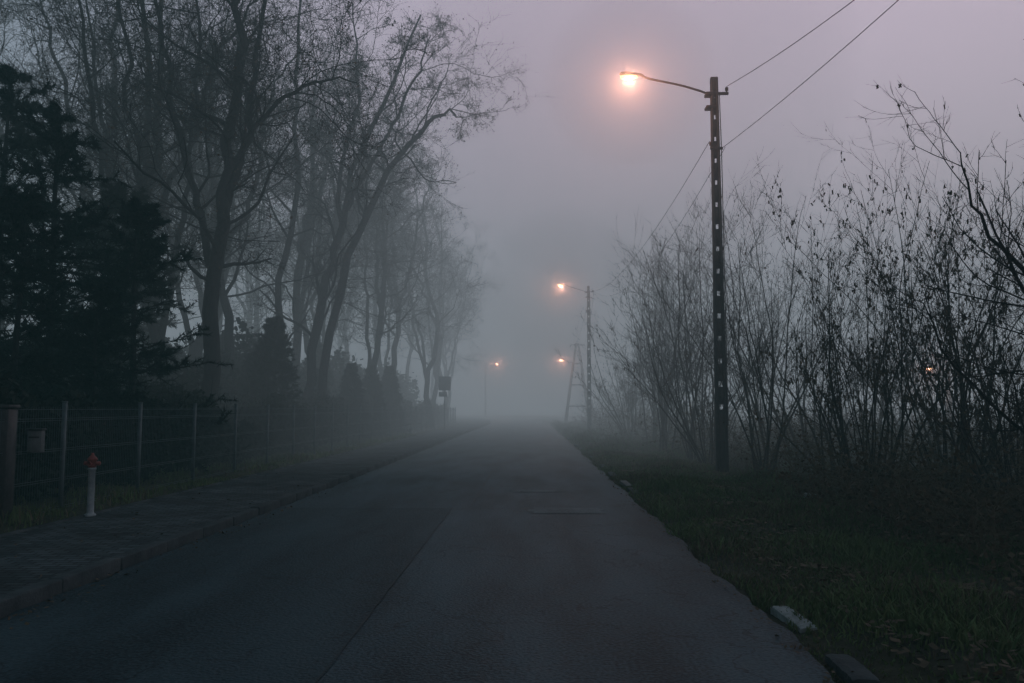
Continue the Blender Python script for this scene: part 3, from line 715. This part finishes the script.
# ------------------------------------------------------------------ power lines
def wire(a, b, sag, r=.012):
    t = np.linspace(0, 1, 40)[:, None]; P = np.array(a)*(1-t)+np.array(b)*t; P[:, 2:3] -= 4*sag*t*(1-t)
    g = Geo(); g.tubes(P[None], np.full((1, 40), r), 6)
    add_obj('power_line', g.mesh('power_line', [M_CABLE], True))
wire((5.07, 20, 9.85), (8.3, -20, 9.8), 2.2, .008)
wire((4.95, 20, 8.25), (7.25, -20, 9.3), 1.3, .007)
wire((4.6, 20, 8.4), (4.2, 55.5, 9.75), 1.0, .009)
wire((5.0, 20, 8.25), (4.5, 55.5, 9.75), 1.6, .008)
wire((4.2, 55.5, 9.75), (4.5, 86, 8.5), 1.2, .014)
wire((4.5, 55.5, 9.75), (5.7, 86, 8.5), 1.0, .014)
wire((5.1, 86, 8.5), (-7.4, 132, 9.0), 1.2, .014)

# ------------------------------------------------------------------ sign beside the far pavement
p = empty('traffic_sign', (-5.9, 55, .1))
g = Geo(); lathe(g, [(0, 0), (.03, 0), (.03, 3.7), (0, 3.705)], 10); add_obj('post', g.mesh('post', [M_STEEL]), parent=p)
g = Geo(); g.box((0, -.045, 3.2), (.42, .012, .48), 0); g.box((-.12, -.045, 2.45), (.28, .012, .16), 0)
o = add_obj('plate', g.mesh('plate', [M_STEEL]), parent=p)

# ------------------------------------------------------------------ sky, fog, light
w = bpy.data.worlds.new('World'); scene.world = w; w.use_nodes = True
N = w.node_tree.nodes; L = w.node_tree.links
bg = N['Background']; out = N['World Output']
sky = N.new('ShaderNodeTexSky'); sky.sky_type = 'NISHITA'; sky.sun_disc = False
sky.sun_elevation = math.radians(2); sky.sun_rotation = math.radians(30); sky.air_density = 1.5; sky.dust_density = 3
L.new(sky.outputs['Color'], bg.inputs['Color']); bg.inputs['Strength'].default_value = .05
tc = N.new('ShaderNodeTexCoord'); sp = N.new('ShaderNodeSeparateXYZ'); L.new(tc.outputs['Generated'], sp.inputs[0])
rp = N.new('ShaderNodeValToRGB'); cr = rp.color_ramp
cr.elements[0].position = 0.0; cr.elements[0].color = (.58, .54, .64, 1)
cr.elements[1].position = 1.0; cr.elements[1].color = (.024, .095, .140, 1)
e1 = cr.elements.new(.26); e1.color = (.96, .69, .90, 1)
e2 = cr.elements.new(.46); e2.color = (.88, .63, .82, 1)
e3 = cr.elements.new(.66); e3.color = (.05, .130, .185, 1)
L.new(sp.outputs['Z'], rp.inputs['Fac'])
mr = N.new('ShaderNodeMapRange'); mr.inputs['From Min'].default_value = -.70; mr.inputs['From Max'].default_value = .1
L.new(sp.outputs['X'], mr.inputs['Value'])
rx = N.new('ShaderNodeValToRGB'); rx.color_ramp.elements[0].color = (.15, .37, .41, 1); rx.color_ramp.elements[1].color = (1, 1, 1, 1)
rx.color_ramp.interpolation = 'EASE'
L.new(mr.outputs['Result'], rx.inputs['Fac'])
ml = N.new('ShaderNodeMixRGB'); ml.blend_type = 'MULTIPLY'; ml.inputs['Fac'].default_value = 1
L.new(rp.outputs['Color'], ml.inputs['Color1']); L.new(rx.outputs['Color'], ml.inputs['Color2'])
my = N.new('ShaderNodeMapRange'); my.inputs['From Min'].default_value = -.5; my.inputs['From Max'].default_value = .7
my.inputs['To Min'].default_value = .28; my.inputs['To Max'].default_value = 1.05
L.new(sp.outputs['Y'], my.inputs['Value'])
bg2 = N.new('ShaderNodeBackground'); L.new(my.outputs['Result'], bg2.inputs['Strength'])
L.new(ml.outputs['Color'], bg2.inputs['Color'])
ad = N.new('ShaderNodeAddShader'); L.new(bg.outputs[0], ad.inputs[0]); L.new(bg2.outputs[0], ad.inputs[1]); L.new(ad.outputs[0], out.inputs['Surface'])

sun = bpy.data.lights.new('sun', 'SUN'); sun.energy = .05; sun.angle = math.radians(25); sun.color = (.85, .92, 1)
so = bpy.data.objects.new('sun', sun); scene.collection.objects.link(so)
so.rotation_euler = (math.radians(65), 0, math.radians(-30+180))

g = Geo(); g.box((0, 180, 20), (280, 260, 23))
add_obj('fog', g.mesh('fog', [scatter_mat('fog', .0042, .5, .00036, (.22, .88, 1.0))]))  # teal emission added: tints the near haze, stands in for multiply scattered light
g = Geo(); g.box((0, 228, 19.5), (270, 210, 22))
add_obj('fog', g.mesh('fog_bank', [scatter_mat('fog_bank', .0138, .5, .0023, (.80, .87, .97))]))  # emission added in place of multiple scattering, brightens the distant haze

# ------------------------------------------------------------------ camera
cam = bpy.data.cameras.new('camera'); cam.lens = 28; cam.sensor_width = 36; cam.clip_end = 2000; cam.clip_start = .05
co = bpy.data.objects.new('camera', cam); scene.collection.objects.link(co)
co.location = (0, 0, 1.6); co.rotation_euler = (math.radians(90+4.78), 0, math.radians(1.3))
scene.camera = co
